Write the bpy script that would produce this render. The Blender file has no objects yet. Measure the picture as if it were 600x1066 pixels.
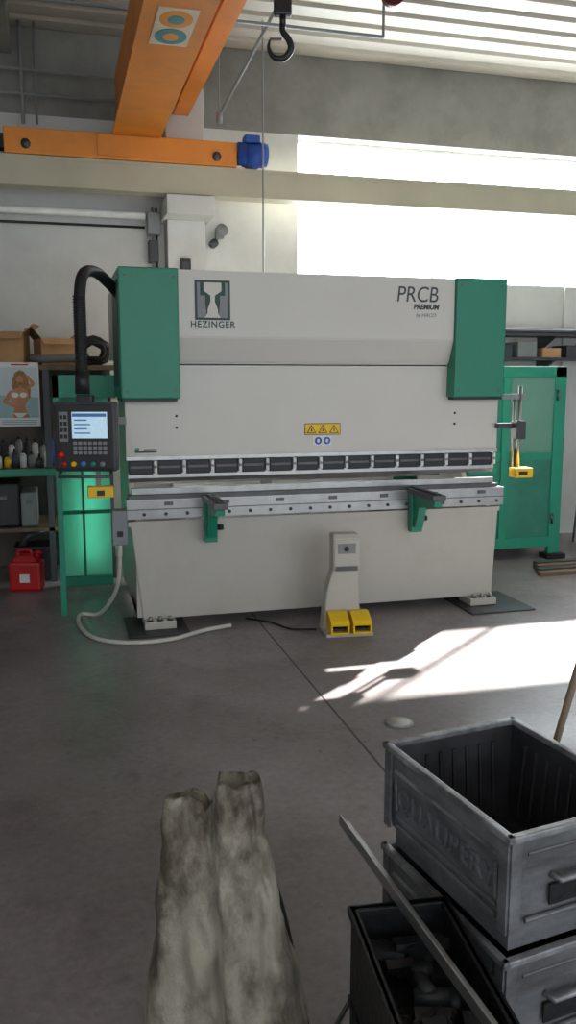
import bpy, bmesh, math, random
from mathutils import Vector, Matrix, noise
random.seed(4)
scene = bpy.context.scene
scene.view_settings.view_transform = 'Standard'
scene.view_settings.look = 'None'

def S(r, g, b):
    f = lambda c: (c/255/12.92) if c/255 <= .04045 else ((c/255+.055)/1.055)**2.4
    return (f(r), f(g), f(b))

MATS = {}
def M(name, col, rough=.5, metal=0., var=.12, scale=6., bump=0., emis=0., bscale=None, trans=0., dirt=None, dirtamt=.5, dscale=3., stretch=None, glass=0., dlo=.45, dhi=.66):
    if name in MATS: return MATS[name]
    m = bpy.data.materials.new(name); m.use_nodes = True
    nt = m.node_tree; N = nt.nodes; L = nt.links
    p = N['Principled BSDF']
    p.inputs['Roughness'].default_value = rough
    p.inputs['Metallic'].default_value = metal
    tc = N.new('ShaderNodeTexCoord'); co_ = tc.outputs['Object']
    if stretch:
        mp = N.new('ShaderNodeMapping'); mp.inputs['Scale'].default_value = stretch
        L.new(co_, mp.inputs['Vector']); co_ = mp.outputs['Vector']
    nz = N.new('ShaderNodeTexNoise'); nz.inputs['Scale'].default_value = scale; nz.inputs['Detail'].default_value = 6
    L.new(co_, nz.inputs['Vector'])
    cr = N.new('ShaderNodeValToRGB')
    cr.color_ramp.elements[0].position = .3; cr.color_ramp.elements[1].position = .7
    cr.color_ramp.elements[0].color = (*[c*(1-var) for c in col], 1)
    cr.color_ramp.elements[1].color = (*[min(1, c*(1+var*.6)) for c in col], 1)
    L.new(nz.outputs['Fac'], cr.inputs['Fac'])
    out = cr.outputs['Color']
    if dirt:
        n2 = N.new('ShaderNodeTexNoise'); n2.inputs['Scale'].default_value = dscale; n2.inputs['Detail'].default_value = 9; n2.inputs['Roughness'].default_value = .65
        L.new(co_, n2.inputs['Vector'])
        r2 = N.new('ShaderNodeValToRGB'); r2.color_ramp.elements[0].position = dlo; r2.color_ramp.elements[1].position = dhi
        r2.color_ramp.elements[0].color = (0, 0, 0, 1)
        r2.color_ramp.elements[1].color = (dirtamt, dirtamt, dirtamt, 1)
        L.new(n2.outputs['Fac'], r2.inputs['Fac'])
        mx = N.new('ShaderNodeMixRGB'); mx.inputs['Color2'].default_value = (*dirt, 1)
        L.new(r2.outputs['Color'], mx.inputs['Fac']); L.new(out, mx.inputs['Color1']); out = mx.outputs['Color']
    L.new(out, p.inputs['Base Color'])
    if emis:
        p.inputs['Emission Color'].default_value = (*col, 1); p.inputs['Emission Strength'].default_value = emis
    if bump:
        bn = N.new('ShaderNodeTexNoise'); bn.inputs['Scale'].default_value = bscale or scale*4; bn.inputs['Detail'].default_value = 5
        L.new(tc.outputs['Object'], bn.inputs['Vector'])
        b = N.new('ShaderNodeBump'); b.inputs['Strength'].default_value = bump; b.inputs['Distance'].default_value = .02
        L.new(bn.outputs['Fac'], b.inputs['Height']); L.new(b.outputs['Normal'], p.inputs['Normal'])
    if trans or glass:
        t = N.new('ShaderNodeBsdfTransparent' if glass else 'ShaderNodeBsdfTranslucent'); t.inputs['Color'].default_value = (*col, 1)
        mx = N.new('ShaderNodeMixShader'); mx.inputs['Fac'].default_value = trans or glass
        L.new(p.outputs['BSDF'], mx.inputs[1]); L.new(t.outputs['BSDF'], mx.inputs[2])
        L.new(mx.outputs['Shader'], N['Material Output'].inputs['Surface'])
    MATS[name] = m
    return m

class B:
    def __init__(s, name, loc=(0, 0, 0), rotz=0.):
        s.name = name; s.bm = bmesh.new(); s.mats = []; s.loc = loc; s.rotz = rotz
    def mi(s, m):
        if m not in s.mats: s.mats.append(m)
        return s.mats.index(m)
    def merge(s, t, m, smooth=False, mat=None):
        if mat is not None: bmesh.ops.transform(t, matrix=mat, verts=t.verts)
        bmesh.ops.recalc_face_normals(t, faces=t.faces)
        i = s.mi(m)
        for f in t.faces: f.material_index = i; f.smooth = smooth
        me = bpy.data.meshes.new('tmp'); t.to_mesh(me); t.free()
        s.bm.from_mesh(me); bpy.data.meshes.remove(me)
    def box(s, x0, x1, y0, y1, z0, z1, m, bev=0., mat=None):
        t = bmesh.new(); bmesh.ops.create_cube(t, size=1)
        for v in t.verts:
            v.co = Vector((x0+(v.co.x+.5)*(x1-x0), y0+(v.co.y+.5)*(y1-y0), z0+(v.co.z+.5)*(z1-z0)))
        if bev: bmesh.ops.bevel(t, geom=list(t.edges), offset=bev, segments=2, affect='EDGES', profile=.6)
        s.merge(t, m, False, mat)
    def cyl(s, p0, p1, r, m, r2=None, seg=20, cap=True):
        p0 = Vector(p0); p1 = Vector(p1); d = p1-p0
        t = bmesh.new()
        bmesh.ops.create_cone(t, cap_ends=cap, segments=seg, radius1=r, radius2=r if r2 is None else r2, depth=d.length)
        mat = Matrix.Translation((p0+p1)/2) @ d.to_track_quat('Z', 'Y').to_matrix().to_4x4()
        s.merge(t, m, seg > 8, mat)
    def prism(s, poly, axis, a0, a1, m, bev=0., mat=None):
        t = bmesh.new()
        def P(p, a):
            return {'x': (a, p[0], p[1]), 'y': (p[0], a, p[1]), 'z': (p[0], p[1], a)}[axis]
        v0 = [t.verts.new(P(p, a0)) for p in poly]; v1 = [t.verts.new(P(p, a1)) for p in poly]
        t.faces.new(v0); t.faces.new(v1[::-1])
        n = len(poly)
        for i in range(n): t.faces.new((v0[i], v0[(i+1) % n], v1[(i+1) % n], v1[i]))
        bmesh.ops.recalc_face_normals(t, faces=t.faces)
        if bev: bmesh.ops.bevel(t, geom=list(t.edges), offset=bev, segments=2, affect='EDGES')
        s.merge(t, m, False, mat)
    def tube(s, pts, r, m, seg=10, sub=6, rs=None):
        pts = [Vector(p) for p in pts]
        P = []
        if sub > 1 and len(pts) > 2:
            e = [pts[0]*2-pts[1]]+pts+[pts[-1]*2-pts[-2]]
            for i in range(1, len(e)-2):
                for k in range(sub):
                    u = k/sub; a, b, c, d = e[i-1:i+3]
                    P.append(.5*((2*b)+(c-a)*u+(2*a-5*b+4*c-d)*u*u+(3*b-a-3*c+d)*u**3))
            P.append(pts[-1])
        else: P = pts
        t = bmesh.new(); rings = []; nrm = None
        for i, p in enumerate(P):
            d = (P[min(i+1, len(P)-1)]-P[max(i-1, 0)]).normalized()
            if nrm is None: nrm = d.orthogonal().normalized()
            nrm = (nrm-d*nrm.dot(d)).normalized(); bn = d.cross(nrm)
            rr = r if rs is None else rs(i/(len(P)-1))
            rings.append([t.verts.new(p+(nrm*math.cos(2*math.pi*k/seg)+bn*math.sin(2*math.pi*k/seg))*rr) for k in range(seg)])
        for a, b in zip(rings, rings[1:]):
            for k in range(seg): t.faces.new((a[k], a[(k+1) % seg], b[(k+1) % seg], b[k]))
        t.faces.new(rings[0][::-1]); t.faces.new(rings[-1])
        s.merge(t, m, True)
    def done(s):
        me = bpy.data.meshes.new(s.name); s.bm.to_mesh(me); s.bm.free()
        for m in s.mats: me.materials.append(m)
        o = bpy.data.objects.new(s.name, me); scene.collection.objects.link(o)
        o.location = s.loc; o.rotation_euler = (0, 0, s.rotz)
        return o

def ell(cx, cy, rx, ry, n=20, a0=0, a1=2*math.pi):
    return [(cx+rx*math.cos(a0+(a1-a0)*i/n), cy+ry*math.sin(a0+(a1-a0)*i/n)) for i in range(n)]

def text(parent, name, body, loc, size, m, rot=(math.pi/2, 0, 0), ext=.001, sx=1., spacing=1., shear=0, bold=0):
    c = bpy.data.curves.new(name, 'FONT'); c.body = body; c.size = size; c.extrude = ext; c.align_x = 'CENTER'; c.align_y = 'CENTER'
    c.space_character = spacing; c.shear = shear; c.offset = bold
    c.materials.append(m)
    o = bpy.data.objects.new(name, c); scene.collection.objects.link(o)
    o.location = loc; o.rotation_euler = rot; o.scale = (sx, 1, 1)
    o.parent = parent
    return o

# ---------------------------------------------------------------- materials
white = M('machine_white_paint', S(206, 203, 196), .38, var=.03, scale=2)
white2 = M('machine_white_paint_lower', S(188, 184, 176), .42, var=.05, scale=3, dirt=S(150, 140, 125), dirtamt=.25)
green = M('machine_green_paint', S(14, 128, 100), .4, var=.06, scale=3)
guardg = M('guard_green_translucent', S(150, 226, 204), .4, var=.06, trans=.5)
guardr = M('guard_teal_sheet', S(44, 128, 108), .5, var=.12, scale=2, dirt=S(30, 96, 82), dirtamt=.5)
guardw = M('guard_tinted_window', S(150, 205, 190), .2, var=.03, glass=.55)
guardp = M('guard_green_paint', S(26, 140, 112), .45, var=.08)
dkgreen = M('logo_dark_green', S(24, 66, 58), .5, var=.02)
steel = M('machined_steel', S(165, 165, 165), .3, .85, var=.12, scale=12)
steel_d = M('dark_steel', S(90, 90, 92), .4, .7, var=.2)
black = M('black_plastic', S(24, 25, 28), .45, var=.1)
blackt = M('black_tooling', S(34, 36, 42), .4, .3, var=.2, scale=20)
yellow = M('safety_yellow', S(240, 196, 20), .45, var=.04)
dgrey = M('dark_grey_plastic', S(58, 60, 66), .45, var=.05)
mgrey = M('mid_grey', S(130, 132, 134), .5, var=.05)
screen = M('lcd_screen', S(185, 215, 235), .25, var=.1, scale=30, emis=.45)
screen2 = M('lcd_widgets', S(60, 110, 170), .3, emis=.2)
red = M('red_plastic', S(190, 22, 24), .4, var=.1)
blue = M('blue_paint', S(30, 80, 170), .4, var=.1)
orange = M('crane_orange_paint', S(228, 138, 44), .45, var=.08, scale=2, dirt=S(140, 90, 40), dirtamt=.2)
cream = M('runway_cream_paint', S(184, 178, 156), .55, var=.12, scale=2)
wallp = M('wall_white_plaster', S(205, 206, 204), .85, var=.06, scale=1.5, bump=.1, dirt=S(165, 162, 155), dirtamt=.35, dscale=1.2)
conc = M('concrete_lintel', S(138, 137, 132), .9, var=.15, scale=2.5, bump=.3, dirt=S(105, 103, 98), dirtamt=.4)
ceilm = M('ceiling_sheet_metal', S(186, 180, 168), .5, .1, var=.1, scale=1)
frame = M('window_frame_paint', S(225, 225, 225), .5)
wood = M('shelf_wood', S(110, 92, 72), .7, var=.25, scale=5)
card = M('cardboard', S(188, 146, 102), .8, var=.12)
card2 = M('cardboard_inner', S(110, 82, 60), .8, var=.12)
rubber = M('black_rubber', S(20, 20, 22), .6)
hosew = M('white_hose', S(200, 198, 190), .5)
crate_m = M('crate_galvanised', S(116, 118, 122), .55, .3, var=.35, scale=6, bump=.15, dirt=S(58, 56, 56), dirtamt=.85, dscale=4, stretch=(1, 1, 2.2), dlo=.42, dhi=.7)
crate_r = M('crate_worn_rim', S(146, 148, 151), .45, .45, var=.45, scale=11, dirt=S(80, 76, 74), dirtamt=.8, dscale=8)
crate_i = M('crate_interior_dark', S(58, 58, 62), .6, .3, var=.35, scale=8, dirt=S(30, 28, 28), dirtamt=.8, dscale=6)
bin_m = M('bin_black_steel', S(34, 35, 38), .5, .4, var=.3, scale=9, bump=.2)
paper = M('poster_paper', S(222, 226, 228), .6, var=.02)

# ---------------------------------------------------------------- floor
def floor_mat():
    m = bpy.data.materials.new('floor_concrete'); m.use_nodes = True
    nt = m.node_tree; N = nt.nodes; L = nt.links; p = N['Principled BSDF']
    tc = N.new('ShaderNodeTexCoord')
    def nz(sc, det, rough=.6):
        n = N.new('ShaderNodeTexNoise'); n.inputs['Scale'].default_value = sc; n.inputs['Detail'].default_value = det; n.inputs['Roughness'].default_value = rough
        L.new(tc.outputs['Object'], n.inputs['Vector']); return n
    def ramp(src, p0, p1, c0, c1):
        r = N.new('ShaderNodeValToRGB'); r.color_ramp.elements[0].position = p0; r.color_ramp.elements[1].position = p1
        r.color_ramp.elements[0].color = (*c0, 1); r.color_ramp.elements[1].color = (*c1, 1); L.new(src, r.inputs['Fac']); return r
    def mul(a, b, fac=1.):
        x = N.new('ShaderNodeMixRGB'); x.blend_type = 'MULTIPLY'; x.inputs['Fac'].default_value = fac
        L.new(a, x.inputs['Color1']); L.new(b, x.inputs['Color2']); return x.outputs['Color']
    base = ramp(nz(.8, 8).outputs['Fac'], .35, .65, S(116, 108, 109), S(146, 139, 141))
    fine = ramp(nz(28, 6).outputs['Fac'], .3, .65, (.80,)*3, (1.05,)*3)
    spots = ramp(nz(2.6, 10, .75).outputs['Fac'], .52, .68, (1, 1, 1), (.55, .52, .52))
    st = ramp(nz(11, 5).outputs['Fac'], .62, .70, (1, 1, 1), (.38, .37, .38))
    gate = ramp(nz(1.1, 3).outputs['Fac'], .5, .62, (0, 0, 0), (1, 1, 1))
    c = mul(mul(base.outputs['Color'], fine.outputs['Color']), spots.outputs['Color'], .75)
    x = N.new('ShaderNodeMixRGB'); x.blend_type = 'MULTIPLY'; L.new(gate.outputs['Color'], x.inputs['Fac']); L.new(c, x.inputs['Color1']); L.new(st.outputs['Color'], x.inputs['Color2']); c = x.outputs['Color']
    sp = N.new('ShaderNodeSeparateXYZ'); L.new(tc.outputs['Object'], sp.inputs[0])
    a = N.new('ShaderNodeMath'); a.operation = 'SUBTRACT'; a.inputs[1].default_value = .83; L.new(sp.outputs['X'], a.inputs[0])
    b = N.new('ShaderNodeMath'); b.operation = 'ABSOLUTE'; L.new(a.outputs[0], b.inputs[0])
    d = N.new('ShaderNodeMath'); d.operation = 'LESS_THAN'; d.inputs[1].default_value = .006; L.new(b.outputs[0], d.inputs[0])
    x = N.new('ShaderNodeMixRGB'); L.new(d.outputs[0], x.inputs['Fac']); L.new(c, x.inputs['Color1']); x.inputs['Color2'].default_value = (.012, .011, .011, 1)
    L.new(x.outputs['Color'], p.inputs['Base Color'])
    rr = ramp(nz(2, 6).outputs['Fac'], .3, .7, (.30,)*3, (.48,)*3); L.new(rr.outputs['Color'], p.inputs['Roughness'])
    bp = N.new('ShaderNodeBump'); bp.inputs['Strength'].default_value = .12; bp.inputs['Distance'].default_value = .01
    L.new(nz(35, 5).outputs['Fac'], bp.inputs['Height']); L.new(bp.outputs['Normal'], p.inputs['Normal'])
    return m
WY = 2.6; XL = -3.5; XR = 8.0; YF = -9.5; ZC = 4.85
b = B('floor'); b.box(XL-.2, XR+.2, YF, WY+.2, -.1, 0, floor_mat()); b.done()

# ---------------------------------------------------------------- shell
b = B('wall_back')
b.box(XL-.2, 1.86, WY, WY+.25, 0, 4.12, wallp)
b.box(XL-.2, XR+.2, WY, WY+.25, 4.12, ZC+.1, conc)
b.box(1.86, XR+.2, WY, WY+.25, 0, 2.75, wallp)
b.box(.53, .89, 2.36, WY, 0, 4.4, wallp, .01)
b.box(.49, .93, 2.05, WY, 3.22, 3.39, wallp, .01)
b.box(4.9, 5.26, 2.56, WY, 0, 2.75, wallp, .01)
b.done()
b = B('wall_left'); b.box(XL-.2, XL, YF, WY, 0, ZC+.1, wallp); b.done()
b = B('wall_right'); b.box(XR, XR+.2, YF, WY, 0, ZC+.1, wallp); b.done()
b = B('window_1')
b.box(1.86, XR, 2.78, 2.82, 2.75, 2.78, frame); b.box(1.86, XR, 2.78, 2.82, 4.09, 4.12, frame)
for x in (1.86, 3.4, 4.95, 6.5, 7.97): b.box(x, x+.025, 2.78, 2.82, 2.78, 4.09, frame)
b.done()
b = B('ceiling')
t = bmesh.new(); prof = []
y = YF
while y < WY+.1:
    for dy, dz in ((0, 0), (.19, 0), (.21, .03), (.27, .03)): prof.append((y+dy, ZC+dz))
    y += .29
v0 = [t.verts.new((XL-.2, p[0], p[1])) for p in prof]; v1 = [t.verts.new((XR+.2, p[0], p[1])) for p in prof]
w0 = [t.verts.new((XL-.2, p[0], ZC+.12)) for p in prof]; w1 = [t.verts.new((XR+.2, p[0], ZC+.12)) for p in prof]
for i in range(len(prof)-1):
    t.faces.new((v0[i], v0[i+1], v1[i+1], v1[i])); t.faces.new((w0[i], w1[i], w1[i+1], w0[i+1]))
b.merge(t, ceilm); b.done()
b = B('roof_joist')
b.box(-.95, -.8, YF, WY, 4.62, ZC, conc); b.done()

# ---------------------------------------------------------------- crane
b = B('crane_runway_beam')
y0, y1 = 2.08, 2.28
b.box(XL, XR, y0, y1, 3.62, 3.65, cream); b.box(XL, XR, y0, y1, 3.40, 3.43, cream); b.box(XL, XR, 2.165, 2.195, 3.43, 3.62, cream)
b.box(XL, XR, y0+.005, y0+.02, 3.43, 3.62, cream)
b.done()
b = B('overhead_crane')
b.box(.08, .40, -9, 2.28, 3.88, 4.42, orange, .006)
b.box(.03, .45, -9, 2.28, 3.86, 3.885, orange)
b.box(-.88, 1.14, 2.07, 2.27, 3.655, 3.87, orange, .01)
b.box(-.95, -.88, 2.10, 2.24, 3.70, 3.82, rubber)
for x in (-.7, .95):
    b.cyl((x, 2.05, 3.735), (x, 2.075, 3.735), .04, steel_d)
b.box(-.1, .58, 2.055, 2.07, 3.68, 3.85, orange)
b.cyl((1.15, 2.1, 3.78), (1.42, 2.1, 3.78), .1, blue); b.cyl((1.3, 1.93, 3.74), (1.3, 2.2, 3.74), .085, blue)
b.box(1.2, 1.34, 2.0, 2.14, 3.86, 3.93, blue, .01)
for k in range(7): b.cyl((1.2+k*.03, 2.1, 3.78), (1.21+k*.03, 2.1, 3.78), .112, blue)
b.box(.60, .70, -9, 2.2, 4.12, 4.3, orange, .004)
b.box(.58, .72, -9, 2.2, 4.10, 4.12, orange)
for y in (-5, -3, -1.2, .6, 1.9): b.box(.4, .6, y, y+.05, 4.2, 4.25, orange)
st = M('sticker_white', S(226, 214, 190), .5); st2 = M('sticker_teal', S(60, 140, 150), .5); st3 = M('sticker_amber', S(230, 150, 50), .5)
b.prism([(.12, -.64), (.36, -.64), (.36, -.08), (.12, -.08)], 'z', 3.855, 3.859, st)
b.prism(ell(.24, -.23, .1, .12), 'z', 3.852, 3.8545, st2); b.prism(ell(.24, -.49, .1, .12), 'z', 3.852, 3.8545, st3)
b.prism(ell(.24, -.23, .05, .06), 'z', 3.850, 3.8515, st3); b.prism(ell(.24, -.49, .05, .06), 'z', 3.850, 3.8515, st2)
b.done()

b = B('crane_hook', loc=(.61, -1.5, 3.44), rotz=math.radians(-15))
hk = M('hook_black', S(44, 44, 48), .35, .5)
b.cyl((0, 0, .14), (0, 0, .66), .006, steel_d, seg=8); b.cyl((.03, 0, .14), (.03, 0, .66), .006, steel_d, seg=8)
b.box(-.03, .06, -.025, .025, .09, .22, hk, .01)
b.cyl((.015, 0, .04), (.015, 0, .1), .016, hk)
pts = [(.015, 0, .06), (.015, 0, .02), (.045, 0, -.02), (.055, 0, -.065), (.02, 0, -.105), (-.03, 0, -.1), (-.055, 0, -.06), (-.05, 0, -.02)]
b.tube(pts, .014, hk, rs=lambda u: .013+.008*math.sin(u*math.pi)-.008*u)
b.box(-.05, .01, -.006, .006, -.022, -.012, steel_d)
b.done()
b = B('chain_hoist_block', loc=(1.21, -1.5, 3.70))
rdk = M('hoist_dark_red', S(96, 34, 34), .4, .2)
b.cyl((0, -.03, 0), (0, .03, 0), .06, rdk); b.box(-.05, .05, -.035, .035, -.0, .09, rdk, .015); b.cyl((0, 0, .08), (0, 0, 1.15), .008, steel_d, seg=8)
b.done()
b = B('crane_pendant_cable')
b.cyl((1.34, 1.9, 1.45), (1.34, 1.9, 4.85), .008, mgrey, seg=8); b.box(1.29, 1.39, 1.86, 1.94, 1.2, 1.46, yellow, .015)
for k in range(3): b.cyl((1.34, 1.85, 1.26+k*.07), (1.34, 1.87, 1.26+k*.07), .014, black)
b.done()
b = B('steel_brace_rod'); b.cyl((.87, 1.5, 3.92), (1.39, 1.5, 4.85), .014, mgrey); b.cyl((.87, 1.5, 3.86), (.87, 1.5, 4.85), .008, mgrey, seg=8)
b.cyl((.87, 1.5, 3.86), (.87, 1.5, 3.94), .025, mgrey); b.done()
b = B('conduit_pipes')
for z in (4.45, 4.25): b.cyl((XL, 2.45, z), (.5, 2.45, z), .014, mgrey)
b.cyl((-.72, 2.45, 4.0), (-.72, 2.45, 4.85), .016, mgrey); b.cyl((-.6, 2.45, 4.0), (-.6, 2.45, 4.85), .01, mgrey)
b.cyl((-2.4, 1.2, 4.55), (2.2, 1.2, 4.55), .014, mgrey); b.cyl((-.3, 1.2, 4.55), (-.3, 1.2, 4.85), .012, mgrey); b.cyl((2.2, 1.2, 4.55), (2.2, 1.2, 4.85), .012, mgrey)
b.cyl((-2.4, .4, 4.5), (.6, .4, 4.5), .012, mgrey); b.cyl((-.5, .4, 4.5), (-.5, .4, 4.85), .01, mgrey)
b.cyl((XL, 2.5, 3.27), (.34, 2.5, 3.27), .035, frame); b.cyl((XL, 2.54, 3.17), (.34, 2.54, 3.17), .012, rubber)
b.done()
b = B('electrical_box')
b.box(.36, .48, 2.45, 2.599, 3.1, 3.3, mgrey, .01); b.box(.37, .46, 2.47, 2.599, 2.85, 3.05, dgrey, .01)
b.cyl((.41, 2.52, 2.5), (.41, 2.52, 3.35), .012, mgrey); b.cyl((.45, 2.54, 2.5), (.45, 2.54, 3.35), .01, rubber)
b.done()
b = B('wall_switch'); b.box(.64, .74, 2.32, 2.36, 2.75, 2.87, black, .005); b.box(.66, .72, 2.31, 2.32, 2.78, 2.84, dgrey); b.done()
b = B('wall_lamp')
b.box(1.02, 1.10, 2.52, 2.6, 3.1, 3.2, mgrey, .01); b.cyl((1.06, 2.42, 3.16), (1.06, 2.53, 3.15), .06, mgrey, .03)
b.cyl((1.0, 2.5, 3.05), (1.0, 2.6, 3.05), .04, dgrey)
b.done()

# ---------------------------------------------------------------- PRESS BRAKE
b = B('press_brake')
cf = [(.02, .08), (1.35, .08), (1.35, 2.35), (.02, 2.35), (.02, 1.25), (.42, 1.2), (.48, 1.05), (.42, .9), (.02, .85)]
b.prism(cf, 'x', -.04, .0, white2); b.prism(cf, 'x', 2.66, 2.70, white2)
b.prism([(-.08, .775), (2.75, .775), (2.75, .70), (2.72, .07), (0, .07), (-.065, .70)], 'y', 0, .09, white2, .004)
b.prism([(-.09, .74), (2.76, .74), (2.76, .775), (-.09, .775)], 'y', -.012, .0, white2)
b.box(-.04, 2.7, .09, .5, .08, .16, white2)
for x0 in (.0, 2.5):
    b.box(x0, x0+.22, -.09, .12, .014, .07, white2, .006)
    for k in (.04, .11, .18):
        b.cyl((x0+k, -.055, .07), (x0+k, -.055, .10), .014, steel); b.cyl((x0+k, -.055, .06), (x0+k, -.055, .078), .024, steel_d, seg=6)
    b.box(x0, x0+.22, 1.1, 1.35, .0, .08, white2)
# bed
b.box(-.1, 2.78, -.03, .1, .79, .93, steel, .004)
b.box(-.1, 2.78, -.034, -.028, .856, .862, steel_d)
for i in range(19): b.cyl((.02+i*.15, -.037, .825), (.02+i*.15, -.028, .825), .012, steel_d, seg=10)
for i in range(7): b.box(.16+i*.4, .22+i*.4, -.04, -.028, .885, .91, steel_d)
b.box(-.08, 2.74, .0, .1, .93, .955, steel_d); b.box(-.06, 2.72, .03, .07, .955, 1.0, steel, .004)
# ram
b.box(-.09, 2.72, .0, .07, 1.215, 2.3, white, .004)
b.box(-.09, 2.72, -.012, .0, 1.20, 1.225, steel)
n = 14
for i in range(n):
    x = -.075+i*.1985
    b.box(x, x+.165, -.02, .05, 1.10, 1.198, blackt, .006)
    b.box(x+.01, x+.155, -.026, -.018, 1.145, 1.16, steel_d)
    b.box(x+.17, x+.193, -.035, .04, 1.11, 1.195, frame, .004)
    b.cyl((x+.18, -.045, 1.155), (x+.18, -.03, 1.155), .009, steel, seg=10)
b.prism([(.0, 1.11), (.05, 1.11), (.04, 1.075), (.026, 1.045), (.02, 1.045), (.0, 1.075)], 'x', -.08, 2.70, steel)
# top cover
b.prism([(-.1, 2.47), (-.1, 2.03), (-.03, 1.87), (0, 1.86), (0, 1.84), (.5, 1.84), (.5, 2.47)], 'x', .27, 2.29, white, .006)
b.box(-.1, 2.66, .5, 1.3, 1.9, 2.42, white2)
for x0, x1 in ((-.12, .272), (2.288, 2.69)):
    b.box(x0, x1, -.13, .55, 1.62, 2.475, green, .01)
    b.box(x0+.015, x1-.015, -.09, .5, 1.6, 1.625, black)
b.box(-.125, -.119, -.05, .45, 1.7, 2.4, dkgreen)
for z in (1.67, 2.42):
    for x in (-.08, .24, 2.32, 2.65): b.cyl((x, -.134, z), (x, -.128, z), .008, steel_d, seg=8)
for x in (.26, 2.36):
    for z in (1.50, 1.42): b.cyl((x, -.004, z), (x, .002, z), .009, black, seg=10)
b.box(-.03, .12, -.003, .0, 1.25, 1.262, dkgreen); b.box(-.03, .0, -.004, .0, 1.265, 1.285, guardp)
b.box(.03, .12, -.003, .0, 1.268, 1.275, dgrey)
sx, sz = 1.317, 1.395
b.box(sx-.135, sx+.135, -.004, .0, sz-.042, sz+.042, black); b.box(sx-.13, sx+.13, -.006, -.003, sz-.037, sz+.037, yellow)
for k in (-1, 0, 1):
    cx = sx+k*.085
    b.prism([(cx-.036, sz-.03), (cx+.036, sz-.03), (cx, sz+.032)], 'y', -.0075, -.006, black)
    b.prism([(cx-.026, sz-.024), (cx+.026, sz-.024), (cx, sz+.021)], 'y', -.009, -.0075, yellow)
    b.box(cx-.004, cx+.004, -.0105, -.009, sz-.018, sz+.006, black)
b.box(sx-.07, sx+.07, -.004, .0, sz-.115, sz-.052, paper)
for k in (-1, 1):
    b.prism(ell(sx+k*.033, sz-.084, .027, .027), 'y', -.006, -.004, blue); b.prism(ell(sx+k*.033, sz-.084, .01, .014), 'y', -.008, -.006, paper)
# logo
lx, lz = .505, 2.275
b.box(lx-.12, lx+.12, -.104, -.1, lz-.13, lz+.13, dkgreen)
for k in (-1, 1):
    b.prism([(lx+k*.105, lz-.115), (lx+k*.04, lz-.115), (lx+k*.05, lz-.02), (lx+k*.05, lz+.03), (lx+k*.085, lz+.03), (lx+k*.085, lz+.115), (lx+k*.105, lz+.115)], 'y', -.1055, -.104, mgrey)
b.prism([(lx-.06, lz+.115), (lx+.06, lz+.115), (lx+.06, lz+.06), (lx+.015, lz+.03), (lx+.015, lz-.01), (lx+.035, lz-.06), (lx+.035, lz-.085), (lx+.055, lz-.115), (lx-.055, lz-.115), (lx-.035, lz-.085), (lx-.035, lz-.06), (lx-.015, lz-.01), (lx-.015, lz+.03), (lx-.06, lz+.06)], 'y', -.1068, -.1062, white)
# rear gauge
b.box(.1, 2.6, .75, .83, .94, 1.0, mgrey)
for x in (.7, 1.3, 2.0): b.box(x, x+.1, .55, .85, 1.0, 1.06, blue if x == 1.3 else steel, .005)
# sheet support arms
for x in (.475, 2.03):
    b.box(x-.05, x+.05, -.48, -.03, .905, .945, steel_d, .004); b.box(x-.02, x+.02, -.46, -.03, .945, .955, black)
    b.box(x-.045, x+.045, -.1, -.034, .62, .905, green, .006)
    b.prism([(-.46, .9), (-.1, .9), (-.1, .66), (-.14, .66), (-.2, .82), (-.46, .86)], 'x', x-.03, x+.03, green)
    b.cyl((x+.05, -.07, .72), (x+.09, -.07, .72), .02, black)
b.box(-.2, -.1, -.05, .08, .62, .86, mgrey, .006); b.box(-.17, -.13, -.055, -.05, .68, .72, black)
# laser guard arms
b.box(-.36, -.19, -.16, -.08, .97, 1.045, yellow, .008); b.box(-.3, -.25, -.165, -.16, .985, 1.02, black)
b.box(-.3, -.27, -.12, -.09, 1.045, 1.5, mgrey); b.box(-.28, -.09, -.09, -.06, 1.45, 1.5, mgrey)
b.box(2.80, 2.95, -.16, -.06, 1.01, 1.085, yellow, .008); b.box(2.83, 2.90, -.165, -.16, 1.03, 1.06, black)
b.cyl((2.86, -.08, 1.085), (2.86, -.08, 1.7), .016, steel); b.cyl((2.83, -.05, 1.085), (2.83, -.05, 1.62), .01, steel)
b.box(2.82, 2.9, -.12, -.03, 1.30, 1.44, dgrey, .01); b.box(2.70, 2.86, -.06, .0, 1.38, 1.42, dgrey); b.box(2.70, 2.9, -.09, .0, 1.60, 1.64, mgrey)
pb = b.done()
text(pb, 'logo_wordmark', 'HEZINGER', (lx, -.102, 2.115), .058, dkgreen, spacing=1.15, bold=.001)
text(pb, 'model_lettering', 'PRCB', (1.99, -.102, 2.345), .155, dgrey, sx=.88, shear=.12)
text(pb, 'model_subtitle', 'PREMIUM', (2.06, -.102, 2.262), .05, dgrey, sx=.95, shear=.2, bold=.002)
text(pb, 'model_subtitle_2', 'by HACO', (2.06, -.102, 2.205), .038, mgrey, shear=.2)

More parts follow.
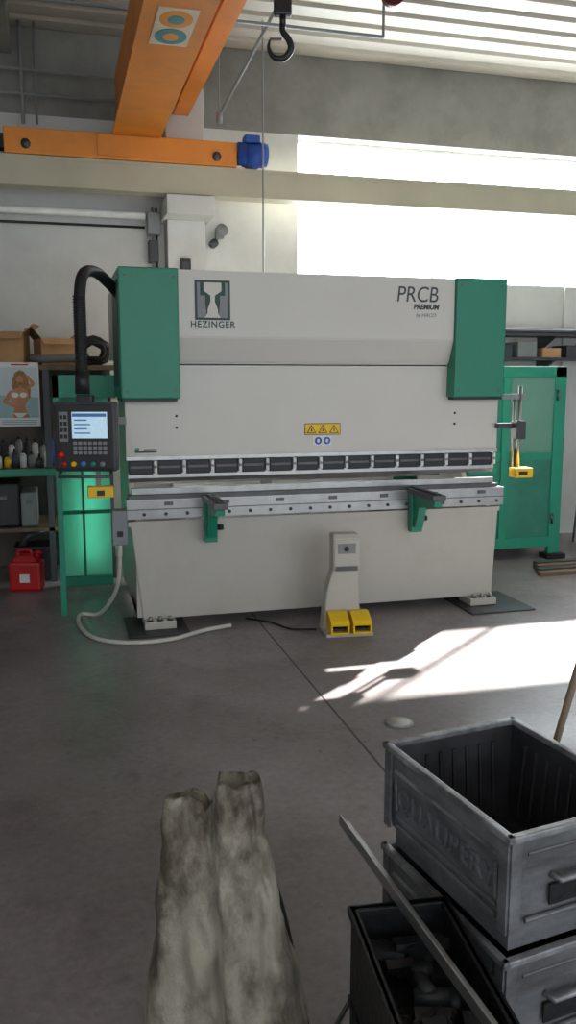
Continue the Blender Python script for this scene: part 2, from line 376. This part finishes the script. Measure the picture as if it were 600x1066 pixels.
b = B('control_pendant', loc=(-.365, -.38, 1.385), rotz=math.radians(-14))
b.box(-.195, .195, -.04, .08, -.21, .225, dgrey, .018)
b.box(-.18, .18, -.046, -.038, -.195, .21, black, .006)
b.box(-.075, .145, -.052, -.045, .0, .165, screen, .002)
b.box(-.07, .14, -.0535, -.052, .135, .155, screen2)
for k in range(4): b.box(-.06, .02+.02*(k % 2), -.0535, -.052, .11-k*.027, .118-k*.027, screen2)
b.box(-.155, -.1, -.052, -.045, -.02, .165, mgrey, .002)
for r in range(4):
    for c in range(2): b.box(-.15+c*.026, -.13+c*.026, -.056, -.05, .12-r*.04, .145-r*.04, black)
for r in range(3):
    for c in range(7): b.box(-.07+c*.031, -.047+c*.031, -.054, -.045, -.04-r*.03, -.02-r*.03, mgrey, .002)
for k, m in enumerate((red, yellow, screen2, guardp, mgrey)):
    b.cyl((-.13+k*.06, -.062, -.16), (-.13+k*.06, -.045, -.16), .016, m)
b.cyl((-.145, -.075, -.10), (-.145, -.045, -.10), .022, red)
b.tube([(-.16, -.03, -.21), (-.16, -.09, -.235), (.16, -.09, -.235), (.16, -.03, -.21)], .011, steel_d, sub=1)
b.box(-.05, .05, -.02, .06, .22, .27, black, .01)
cp = b.done()
b = B('pendant_swing_arm')
arm = [(-.08, .12, 2.3), (-.17, .02, 2.38), (-.26, -.14, 2.43), (-.34, -.3, 2.40), (-.37, -.36, 2.28), (-.375, -.375, 2.05), (-.375, -.375, 1.72)]
b.tube(arm, .036, rubber, seg=14)
for k in range(30):
    z = 2.25-k*.017
    b.cyl((-.376, -.375, z), (-.376, -.375, z+.008), .041, rubber, seg=14)
b.cyl((-.375, -.375, 1.66), (-.375, -.375, 1.8), .045, black)
o = b.done(); o.parent = pb; cp.parent = pb

b = B('side_guard_left')
b.box(-.56, -.52, .5, .54, .0, 1.78, guardp); b.box(-.56, -.52, 1.46, 1.5, 0, 1.78, guardp)
b.box(-.55, -.535, .54, 1.46, .25, 1.76, guardg)
b.box(-.52, -.12, 1.47, 1.48, .05, 1.6, guardg)
b.box(-.52, -.12, 1.45, 1.5, 1.6, 1.78, guardp)
b.box(-.56, -.12, .5, .53, 1.62, 1.78, guardp); b.box(-.36, -.34, 1.44, 1.47, .05, 1.6, guardp)
b.box(-.52, -.12, 1.42, 1.47, .0, .08, guardp)
b.box(-.52, -.12, 1.44, 1.47, .62, .65, guardp)
o = b.done(); o.parent = pb
# right rear guard cabinet, front plane y=1.42, closed side towards x=4.22
b = B('side_guard_right')
F0, F1 = 1.40, 1.45
b.box(4.10, 4.22, F0, F1, .05, 1.87, guardp, .004); b.box(4.16, 4.22, 2.12, 2.18, 0, 1.87, guardp)
b.box(2.76, 2.84, F0, F1, 0, 1.87, guardp); b.box(2.76, 4.22, F0, F1, 1.77, 1.87, guardp, .004)
b.box(2.84, 4.10, F0+.01, F1, .98, 1.05, guardp); b.box(2.84, 4.10, F0, F1, .12, .22, guardp)
b.box(3.55, 3.62, F0, F1, .22, 1.77, guardp)
b.box(2.84, 3.55, F0+.02, F0+.03, .22, 1.77, guardr)
b.box(3.62, 4.10, F0+.02, F0+.03, .22, .98, guardr)
b.box(3.62, 4.10, F0+.02, F0+.026, 1.05, 1.77, guardw)
b.box(4.19, 4.20, F1, 2.12, .1, 1.85, guardr); b.box(2.76, 4.22, 2.16, 2.18, .1, 1.87, guardr)
b.box(2.76, 4.22, F1, 2.16, 1.84, 1.87, guardp); b.box(2.84, 4.19, F1, 2.16, .96, .98, guardp)
b.box(3.66, 3.72, F0-.03, F0, .9, 1.1, black, .005)
b.box(4.06, 4.26, F0-.06, F1+.05, .0, .05, rubber); b.box(2.72, 2.88, F0-.04, F1+.04, .0, .03, rubber)
for z in (.4, 1.6): b.cyl((4.12, F0-.012, z-.05), (4.12, F0-.012, z+.05), .012, steel_d)
# open leaf of the guard door, swung towards the viewer
mt = Matrix.Translation((3.60, F0-.005, 0)) @ Matrix.Rotation(math.radians(-120), 4, 'Z')
b.box(3.2, 3.5, F0-.02, F0, .86, .93, guardp)
o = b.done(); o.parent = pb

glowm = M('added_glow', (.85, 1., .97), .4, emis=17)
glowm2 = M('added_glow_rear', (.85, 1., .97), .4, emis=14)
b = B('added_glow_tube')  # added light source, hidden behind the left guard so its panel glows
b.cyl((-.3, 1.6, .98), (-.3, 1.6, .2), .018, glowm); b.box(-.33, -.27, 1.62, 1.64, .0, 1.05, mgrey)
b.done()
b = B('added_glow_tube')  # second added source, out of sight, brightens the gap between ram and bed
b.cyl((.6, 2.2, 1.15), (2.4, 2.2, 1.15), .02, glowm2); b.box(.55, 2.45, 2.22, 2.26, 1.12, 1.2, mgrey); b.box(1.4, 1.5, 2.26, 2.36, 0, 1.2, mgrey)
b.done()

b = B('foot_pedal_station', loc=(1.36, -.42, 0), rotz=math.radians(-6))
b.box(-.16, .17, -.14, .14, .0, .025, white2, .004)
b.prism([(-.16, .02), (.13, .02), (.10, .2), (.085, .46), (-.085, .46), (-.13, .3)], 'y', .0, .12, white2, .006)
b.prism([(-.02, .44), (-.02, .66), (.0, .69), (.13, .69), (.13, .44)], 'x', -.09, .095, white2, .008)
b.box(-.06, .065, -.026, -.018, .56, .63, mgrey); b.cyl((0, -.035, .595), (0, -.025, .595), .018, dgrey)
b.box(-.075, .08, -.03, .1, .44, .47, steel_d)
for x0 in (-.135, .02):
    b.prism([(-.17, .03), (.0, .03), (.0, .145), (-.05, .15), (-.15, .11), (-.17, .09)], 'x', x0, x0+.012, yellow)
    b.prism([(-.17, .03), (.0, .03), (.0, .145), (-.05, .15), (-.15, .11), (-.17, .09)], 'x', x0+.118, x0+.13, yellow)
    b.prism([(-.17, .085), (-.15, .105), (-.05, .145), (.0, .14), (.0, .155), (-.055, .16), (-.155, .12), (-.175, .1)], 'x', x0, x0+.13, yellow)
    b.box(x0, x0+.13, -.17, .0, .025, .04, yellow, .003)
    b.prism([(-.14, .045), (-.02, .045), (-.02, .10), (-.14, .06)], 'x', x0+.02, x0+.11, black)
b.done()

b = B('power_hose')
b.tube([(-.15, -.02, .62), (-.17, .1, .3), (-.28, .4, .03), (-.42, .45, .018), (-.44, .15, .018), (-.34, -.2, .018), (-.1, -.36, .018), (.16, -.34, .018), (.4, -.2, .018), (.6, -.13, .018)], .015, hosew, sub=10)
b.tube([(.75, .05, .01), (.9, -.1, .01), (1.0, -.3, .01), (1.17, -.36, .012)], .007, rubber)
o = b.done(); o.parent = pb
fp = M('floor_plate_steel', S(70, 70, 74), .45, .6, var=.2)
b = B('steel_floor_plate'); b.box(2.42, 2.95, -.28, .3, .0, .013, fp, .003); b.done()
b = B('steel_floor_plate'); b.box(-.12, .3, -.22, .3, .0, .013, fp, .003); b.done()
b = B('drain_cover'); b.cyl((1.10, -2.03, 0), (1.10, -2.03, .006), .075, mgrey, seg=32); b.cyl((1.10, -2.03, .006), (1.10, -2.03, .009), .062, M('drain_metal', S(175, 172, 165), .5, .2), seg=32); b.done()

# ---------------------------------------------------------------- left storage
b = B('storage_rack')
for x in (-2.4, -.64):
    for y in (1.66, 2.34): b.box(x, x+.05, y, y+.05, 0, 1.83, dgrey)
for x, y in ((-.12, 1.66), (-.12, 2.34)): b.box(x, x+.04, y, y+.05, 0, 1.83, dgrey)
b.box(-2.42, -.04, 1.64, 2.42, 1.83, 1.87, wood); b.box(-2.42, -.56, 1.6, 2.42, .96, 1.0, wood); b.box(-2.42, -.56, 1.58, 1.6, .94, 1.0, guardp)
b.box(-2.42, -.56, 1.66, 2.42, .45, .48, wood)
b.box(-2.42, -.05, 2.42, 2.45, 0, 1.83, M('rack_backboard', S(96, 90, 84), .8, var=.2))
b.done()
def obox(name, x, y, z, w, d, h, rot=0, flap=True):
    b = B(name, loc=(x, y, z), rotz=rot); t_ = .006
    b.box(-w/2, w/2, -d/2, -d/2+t_, 0, h, card); b.box(-w/2, w/2, d/2-t_, d/2, 0, h, card)
    b.box(-w/2, -w/2+t_, -d/2, d/2, 0, h, card); b.box(w/2-t_, w/2, -d/2, d/2, 0, h, card); b.box(-w/2, w/2, -d/2, d/2, 0, t_, card2)
    if flap:
        b.box(-w/2, w/2, 0, t_, 0, d*.45, card, mat=Matrix.Translation((0, -d/2, h)) @ Matrix.Rotation(math.radians(115), 4, 'X'))
        b.box(0, t_, -d/2, d/2, 0, w*.4, card, mat=Matrix.Translation((w/2, 0, h)) @ Matrix.Rotation(math.radians(50), 4, 'Y'))
        b.box(0, t_, -d/2, d/2, 0, w*.4, card2, mat=Matrix.Translation((-w/2, 0, h)) @ Matrix.Rotation(math.radians(-40), 4, 'Y'))
    else:
        b.box(-.03, .03, -d/2-.001, d/2, h-.001, h+.002, card2)
        b.box(-w/2, w/2, -d/2, d/2, h-t_, h, card)
    b.done()
obox('cardboard_box', -.53, 1.88, 1.87, .30, .28, .22, .25)
obox('cardboard_box', -.90, 1.85, 1.87, .28, .3, .27, -.15, True)
obox('cardboard_box', -1.3, 1.95, 1.87, .3, .3, .2, .1, False)
b = B('coiled_cable')
for k in range(12):
    r = .07+.014*(k % 4)
    b.tube([(-.2+r*math.cos(a)*1.25+.01*math.sin(k*2.1), 1.86+.025*k-.08, 1.995+r*1.0*math.sin(a)+.01*math.sin(3*a+k)) for a in [i*math.pi/8 for i in range(17)]], .014, rubber, sub=1, seg=6)
b.done()
b = B('rolled_cloth')
b.tube([(-.72, 1.78, 1.93), (-.62, 1.7, 1.92), (-.42, 1.69, 1.93), (-.30, 1.72, 1.92)], .035, M('cloth_grey', S(120, 118, 116), .9, bump=.5), seg=12); b.done()
# calendar with a printed photo of a woman
b = B('wall_calendar', loc=(-.84, 1.632, 1.62))
b.box(-.17, .17, .0, .004, -.26, .27, paper)
def flat(poly, m, k): b.prism(poly, 'y', -.0006*(k+1), -.0006*k, m)
skyp = M('print_sky', S(196, 208, 212), .6, var=.05); skin = M('print_skin', S(196, 132, 92), .6, var=.12, scale=20); hair = M('print_hair', S(150, 110, 62), .6, var=.3, scale=40)
bik = M('print_teal', S(220, 226, 224), .6); cap = M('print_caption', S(200, 60, 60), .6); sea = M('print_water', S(150, 180, 186), .6, var=.15)
flat([(-.16, -.19), (.16, -.19), (.16, .23), (-.16, .23)], skyp, 1)
flat([(-.16, -.19), (.16, -.19), (.16, -.02), (-.16, .0)], sea, 2)
flat([(-.05, .245), (.09, .245), (.09, .257), (-.05, .257)], cap, 2)
flat([(-.035, .0), (-.05, .08), (-.04, .14), (-.02, .185), (.015, .205), (.05, .195), (.075, .16), (.085, .11), (.1, .05), (.095, -.02), (.06, -.05), (.03, .0)], hair, 3)
flat([(-.055, .035), (-.02, .06), (.03, .062), (.075, .04), (.085, .0), (.075, -.045), (.05, -.09), (.06, -.13), (.085, -.19), (-.05, -.19), (-.045, -.14), (-.03, -.095), (-.06, -.04), (-.075, -.01)], skin, 4)
flat([(.07, .045), (.125, .075), (.135, .1), (.085, .165), (.065, .155), (.1, .095), (.05, .03)], skin, 5)
flat([(-.05, .04), (-.075, .03), (-.125, -.045), (-.12, -.07), (-.03, -.11), (-.02, -.09), (-.085, -.05), (-.045, .0)], skin, 5)
flat([(.005, .05), (.035, .05), (.035, .1), (.01, .1)], skin, 5)
flat([(-.008, .11), (.005, .09), (.022, .084), (.04, .095), (.048, .125), (.044, .155), (.025, .17), (.0, .16), (-.01, .135), (-.014, .128)], skin, 5)
flat([(-.016, .14), (.0, .185), (.035, .19), (.055, .16), (.05, .11), (.04, .15), (.015, .165)], hair, 6)
flat(ell(-.028, .0, .03, .022), bik, 6); flat(ell(.04, .0, .03, .022), bik, 6)
flat([(-.045, -.15), (.07, -.15), (.02, -.185), (-.01, -.185)], bik, 6)
dk = M('print_dark', S(90, 50, 40), .6)
flat(ell(.002, .134, .004, .002, 8), dk, 6); flat(ell(.026, .134, .004, .002, 8), dk, 6); flat(ell(.01, .106, .006, .0025, 8), dk, 6)
for k in range(3): flat([(-.14, -.215-k*.015), (.14, -.215-k*.015), (.14, -.209-k*.015), (-.14, -.209-k*.015)], mgrey, 1)
b.done()
b = B('spray_bottles')
cols = [red, mgrey, frame, blue, yellow, frame, dgrey, mgrey, frame]
for row in range(2):
    for i in range(14):
        x = -1.5+i*.067+.03*row; y = 1.70+.05*(i % 3)+.22*row; h = .07+.05*((i*7) % 4)/3+.09*row; m = cols[(i*5+row) % 9]
        if m in (yellow, red) and i % 2: m = dgrey
        b.cyl((x, y, 1.0), (x, y, 1.0+h), .028, m); b.cyl((x, y, 1.0+h), (x, y, 1.02+h), .028, m, .012); b.cyl((x, y, 1.02+h), (x, y, 1.05+h), .01, black)
b.done()
b = B('tool_cases')
for x, w, h, m in ((-1.5, .4, .3, dgrey), (-1.05, .35, .38, black), (-.8, .14, .3, mgrey)): b.box(x-w/2, x+w/2, 1.75, 2.2, .481, .481+h, m, .02); b.box(x-w/5, x+w/5, 1.73, 1.75, .5+h*.6, .53+h*.6, steel_d)
b.done()
b = B('jerry_can', loc=(-.83, 1.42, 0), rotz=-.2)
b.box(-.13, .13, -.09, .09, 0, .25, red, .025); b.prism([(-.11, .24), (.11, .24), (.07, .30), (-.07, .30)], 'y', -.07, .07, red, .01)
b.tube([(-.07, 0, .28), (-.06, 0, .335), (.03, 0, .335), (.05, 0, .28)], .014, red); b.cyl((.09, 0, .26), (.1, 0, .32), .028, red); b.cyl((.1, 0, .31), (.103, 0, .335), .031, red)
b.box(-.04, .04, -.093, -.088, .08, .15, paper)
b.done()
b = B('plastic_tub', loc=(-.76, 1.85, 0))
b.prism([(-.13, 0), (.13, 0), (.17, .3), (-.17, .3)], 'y', -.14, .14, black, .01); b.box(-.18, .18, -.16, .16, .28, .31, black, .008)
b.tube([(-.12, -.05, .3), (-.05, -.1, .4), (.1, .0, .42), (.15, .05, .32)], .03, dgrey)
b.done()

# right background
b = B('wall_shelf')
for z in (1.95, 2.2):
    b.box(3.5, 6.8, 2.22, 2.6, z, z+.03, dgrey)
    for x in (3.6, 4.6, 5.6, 6.6): b.prism([(2.6, z), (2.25, z), (2.6, z-.16)], 'x', x, x+.03, dgrey)
for i in range(6): b.cyl((3.6, 2.26+.05*i, 2.25+.015*(i % 3)), (6.4, 2.28+.05*i, 2.25+.015*(i % 3)), .02, mgrey if i % 2 else steel_d)
for i in range(10): b.box(3.6+i*.29, 3.82+i*.29, 2.26, 2.55, 1.98, 2.08+.03*(i % 3), (card, dgrey, mgrey)[i % 3], .005)
b.done()
b = B('step_ladder')
al = M('aluminium', S(170, 172, 175), .35, .8)
for dx in (0, .38):
    b.tube([(4.85+dx, 1.35, 0), (4.72+dx*.8, 1.75, 1.35)], .02, al, sub=1, seg=6); b.tube([(4.85+dx, 2.1, 0), (4.72+dx*.8, 1.77, 1.35)], .015, al, sub=1, seg=6)
for k in range(1, 6):
    u = k/5.5; b.box(4.85-.13*u, 5.23-.21*u, 1.33+.4*u, 1.4+.4*u, 1.35*u-.01, 1.35*u+.01, al)
b.done()
b = B('lumber_offcuts')
for i in range(4): b.box(3.6+i*.04, 4.5, .7+i*.09, .77+i*.09, 0.0, .04+.01*i, (wood, steel_d)[i % 2])
b.done()

# ---------------------------------------------------------------- foreground crates
def crate(name, loc, rot, W, Ln, H, txt=None):
    b = B(name, loc=loc, rotz=rot)
    w, l = W/2, Ln/2; tp = .022
    th = .006
    t = bmesh.new()
    def ring(w_, l_, z): return [t.verts.new(c) for c in ((-w_, -l_, z), (w_, -l_, z), (w_, l_, z), (-w_, l_, z))]
    zs = [(.0, tp), (.05, tp), (.055, tp*.6), (H-.09, tp*.25), (H-.085, .0), (H, 0.)]
    rs = [ring(w-o, l-o, z) for z, o in zs]
    for a, c in zip(rs, rs[1:]):
        for k in range(4): t.faces.new((a[k], a[(k+1) % 4], c[(k+1) % 4], c[k]))
    t.faces.new(rs[0])
    b.merge(t, crate_m)
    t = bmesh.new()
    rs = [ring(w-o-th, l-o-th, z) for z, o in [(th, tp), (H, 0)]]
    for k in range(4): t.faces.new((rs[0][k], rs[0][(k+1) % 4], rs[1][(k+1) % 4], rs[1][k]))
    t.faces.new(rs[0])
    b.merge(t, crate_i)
    r = .010
    for p, q in (((-w, -l), (w, -l)), ((w, -l), (w, l)), ((w, l), (-w, l)), ((-w, l), (-w, -l))):
        b.box(min(p[0], q[0])-r, max(p[0], q[0])+r, min(p[1], q[1])-r, max(p[1], q[1])+r, H-.014, H+.004, crate_r, .004)
    for sx_ in (-1, 1):
        for sy in (-1, 1):
            b.box(min(sx_*w, sx_*(w+.006)), max(sx_*w, sx_*(w+.006)), min(sy*l, sy*(l-.03)), max(sy*l, sy*(l-.03)), .06, H, crate_m)
            b.box(min(sx_*w, sx_*(w-.03)), max(sx_*w, sx_*(w-.03)), min(sy*l, sy*(l+.006)), max(sy*l, sy*(l+.006)), .06, H, crate_m)
    for s_ in (-1, 1):
        for z in (.075, .10):
            b.cyl((s_*(w-.008), -l+.05, z), (s_*(w-.008), l-.05, z), .006, crate_m, seg=8)
        b.cyl((s_*(w-.0), -l+.05, H-.06), (s_*(w-.0), l-.05, H-.06), .006, crate_r, seg=8)
        for z0, z1, ya, yb_ in ((.12, H-.08, -l+.05, -l+.05), (.12, H-.08, l-.05, l-.05)):
            b.cyl((s_*(w-.006), ya, z0), (s_*(w-.001), yb_, z1), .005, crate_m, seg=8)
        for z in (.08, H-.05):
            b.cyl((-w+.05, s_*(l-.002), z), (w-.05, s_*(l-.002), z), .006, crate_m, seg=8)
        yb = s_*(l+.02)
        b.tube([(-.09, s_*(l-.005), H-.12), (-.085, yb, H-.12), (.085, yb, H-.12), (.09, s_*(l-.005), H-.12)], .009, crate_r, sub=1)
        b.box(-.1, .1, min(s_*(l-.001), s_*(l+.004)), max(s_*(l-.001), s_*(l+.004)), H-.19, H-.14, bin_m)
    for k in range(9):
        y = -l+.08+k*(Ln-.16)/8
        for s_ in (-1, 1): b.cyl((s_*(w-tp-.008), y, .03), (s_*(w-.012), y, H-.05), .006, crate_i, seg=6)
    for k in range(7):
        x = -w+.08+k*(W-.16)/6
        for s_ in (-1, 1): b.cyl((x, s_*(l-tp-.008), .03), (x, s_*(l-.012), H-.05), .006, crate_i, seg=6)
    o = b.done()
    if txt: text(o, 'embossed_lettering', txt, (-w+.0045, -.0, H*.54), .078, crate_m, rot=(math.pi/2, 0, -math.pi/2), ext=.0035, spacing=1.1)
    return o
CR = math.radians(8.5)
crate('stacking_crate', (.565, -4.05, .455), CR, .43, .54, .295, 'QUALIPERY')
crate('stacking_crate', (.565, -4.05, .15), CR, .43, .54, .297, 'METALL')
b = B('crate_dolly', loc=(.565, -4.05, 0), rotz=CR)
b.box(-.2, .2, -.26, .26, .10, .149, steel_d, .004)
for x in (-.15, .15):
    for y in (-.2, .2): b.cyl((x-.015, y, .045), (x+.015, y, .045), .045, rubber); b.box(x-.02, x+.02, y-.02, y+.02, .08, .1, steel_d)
b.done()

b = B('scrap_bin', loc=(.195, -4.36, 0), rotz=math.radians(-6))
w, l, H = .115, .22, .49
for s_ in (-1, 1):
    b.box(s_*w-.004, s_*w+.004, -l, l, .03, H, bin_m); b.box(-w, w, s_*l-.004, s_*l+.004, .03, H, bin_m)
    b.box(s_*w-.012, s_*w+.012, -l-.01, l+.01, H-.02, H, bin_m, .003); b.box(-w-.01, w+.01, s_*l-.012, s_*l+.012, H-.02, H, bin_m, .003)
    b.box(s_*w-.01, s_*w+.01, -l, l, .24, .26, bin_m); b.box(-w, w, s_*l-.01, s_*l+.01, .24, .26, bin_m)
b.box(-w, w, -l, l, .03, .05, bin_m)
for x in (-w+.02, w-.02):
    for y in (-l+.02, l-.02): b.box(x-.015, x+.015, y-.015, y+.015, 0, .03, bin_m)
b.box(-w+.01, w-.01, -l+.01, l-.01, .05, .38, bin_m)
for i in range(34):
    m_ = Matrix.Translation((random.uniform(-.06, .06), random.uniform(-.16, .16), random.uniform(.38, .46))) @ Matrix.Rotation(random.uniform(0, 3), 4, 'Z') @ Matrix.Rotation(random.uniform(-.5, .5), 4, 'X')
    a, c = random.uniform(.02, .06), random.uniform(.01, .03)
    if i % 3 == 0: b.cyl(m_ @ Vector((-a, 0, 0)), m_ @ Vector((a, 0, 0)), .018, rubber)
    else: b.box(-a, a, -c, c, -.003, .003+random.choice((0, .015)), random.choice((bin_m, bin_m, steel_d, rubber)), mat=m_)
b.done()
b = B('steel_angle_bar')
mt = Matrix.Translation((.205, -3.77, .505)) @ Matrix.Rotation(math.radians(2), 4, 'Z')
b.box(-.014, .014, -1.15, 0, -.002, .002, steel, mat=mt); b.box(-.016, -.012, -1.15, 0, -.002, .028, steel, mat=mt)
b.done()
b = B('wooden_stick'); b.cyl((.83, -3.60, 0), (.87, -4.0, 1.32), .011, M('stick_wood', S(120, 104, 84), .7), seg=12); b.done()

# dirty canvas sack
canvas = M('dirty_canvas', S(148, 141, 127), .94, var=.3, scale=9, bump=.3, bscale=110, dirt=S(66, 56, 46), dirtamt=.95, dscale=3.6, stretch=(1.5, 1.5, .9), dlo=.44, dhi=.60)
b = B('canvas_sack', loc=(-.215, -4.0, 0), rotz=math.radians(-15))
t = bmesh.new(); NR, NS = 70, 140; rings = []
def top(x):
    h = .762
    h += .042/(1+math.exp(-(x-.0)/.005))
    h += -.05*math.exp(-((x+.004)/.010)**2)-.12*max(0, x-.08)-.15*max(0, -.085-x)
    return h
for r in range(NR+1):
    u = r/NR; ring = []
    wd = .208-.100*u**1.25+.006*math.sin(u*9+1); tk = .15*(1-u)**.7+.022
    cx = .035*(1-u)
    for k in range(NS):
        a = 2*math.pi*k/NS
        ca, sa = math.cos(a), math.sin(a)
        x = wd*math.copysign(abs(ca)**.7, ca); yy = tk*math.copysign(abs(sa)**.7, sa)
        xs = x/wd
        fold = 0
        for c_, wdt, amp in ((-.06, .05, -.06), (.12, .14, .018), (-.55, .10, -.010), (.62, .08, -.016)):
            cc = c_+.10*math.sin(u*3+c_*9)
            fold += amp*math.exp(-((xs-cc)/wdt)**2)*(.5+.8*(1-abs(u-.5)))
        # slack diagonal wrinkles
        wr = .010*math.sin(26*u+11*xs+2*math.sin(5*xs))*(.4+.6*math.sin(3.1*u))*max(0, noise.noise(Vector((xs*2, 1, u*4)))+.35)*2
        nn = noise.noise(Vector((x*8, yy*5+5, u*4.5)))*.034+noise.noise(Vector((x*22+3, yy*9, u*16)))*.010
        s2 = math.copysign(1, sa)*(abs(sa)**.5)
        ring.append(t.verts.new((cx+x+nn*.55, yy+s2*(fold+nn+wr), u*top(x)+(.004*math.sin(x*90) if r == NR else 0))))
    rings.append(ring)
for p, q in zip(rings, rings[1:]):
    for k in range(NS): t.faces.new((p[k], p[(k+1) % NS], q[(k+1) % NS], q[k]))
cv = [t.verts.new((v.co.x*.94, v.co.y*.5, v.co.z-.04)) for v in rings[-1]]
for k in range(NS): t.faces.new((rings[-1][k], rings[-1][(k+1) % NS], cv[(k+1) % NS], cv[k]))
t.faces.new(cv); t.faces.new(rings[0][::-1])
b.merge(t, canvas, True)
sk = b.done()
b = B('tie_cord'); b.tube([(-.13, -3.97, .64), (-.075, -3.95, .55), (-.03, -3.945, .42), (.0, -3.95, .28), (.025, -3.98, .12), (.06, -4.0, .007), (.2, -3.85, .007)], .006, rubber, sub=8)
co_ = b.done(); co_.parent = sk; co_.matrix_parent_inverse = (Matrix.Translation(sk.location) @ Matrix.Rotation(sk.rotation_euler[2], 4, 'Z')).inverted()

# ---------------------------------------------------------------- lighting
w = bpy.data.worlds.new('sky'); scene.world = w; w.use_nodes = True
N = w.node_tree.nodes; L = w.node_tree.links; bg = N['Background']
tc = N.new('ShaderNodeTexCoord'); sp = N.new('ShaderNodeSeparateXYZ'); L.new(tc.outputs['Generated'], sp.inputs[0])
mr = N.new('ShaderNodeMapRange'); mr.inputs['From Min'].default_value = -.2; mr.inputs['From Max'].default_value = .4
mr.inputs['To Min'].default_value = 2.2; mr.inputs['To Max'].default_value = 17
L.new(sp.outputs['Y'], mr.inputs['Value']); L.new(mr.outputs['Result'], bg.inputs['Strength'])
bg.inputs['Color'].default_value = (.88, .95, 1, 1)
sun = bpy.data.lights.new('sun', 'SUN'); sun.energy = 34; sun.angle = .012; sun.color = (1, .96, .9)
so = bpy.data.objects.new('sun', sun); scene.collection.objects.link(so)
so.rotation_euler = Vector((-.77, -.64, -.548)).to_track_quat('-Z', 'Y').to_euler()

cam = bpy.data.cameras.new('camera'); co = bpy.data.objects.new('camera', cam); scene.collection.objects.link(co)
co.location = (-.539, -5.907, 1.75); co.rotation_euler = (math.radians(90-8.85), 0, math.radians(-15.13))
cam.sensor_fit = 'VERTICAL'; cam.sensor_height = 24; cam.lens = 24*887/1066; cam.clip_start = .05
scene.camera = co
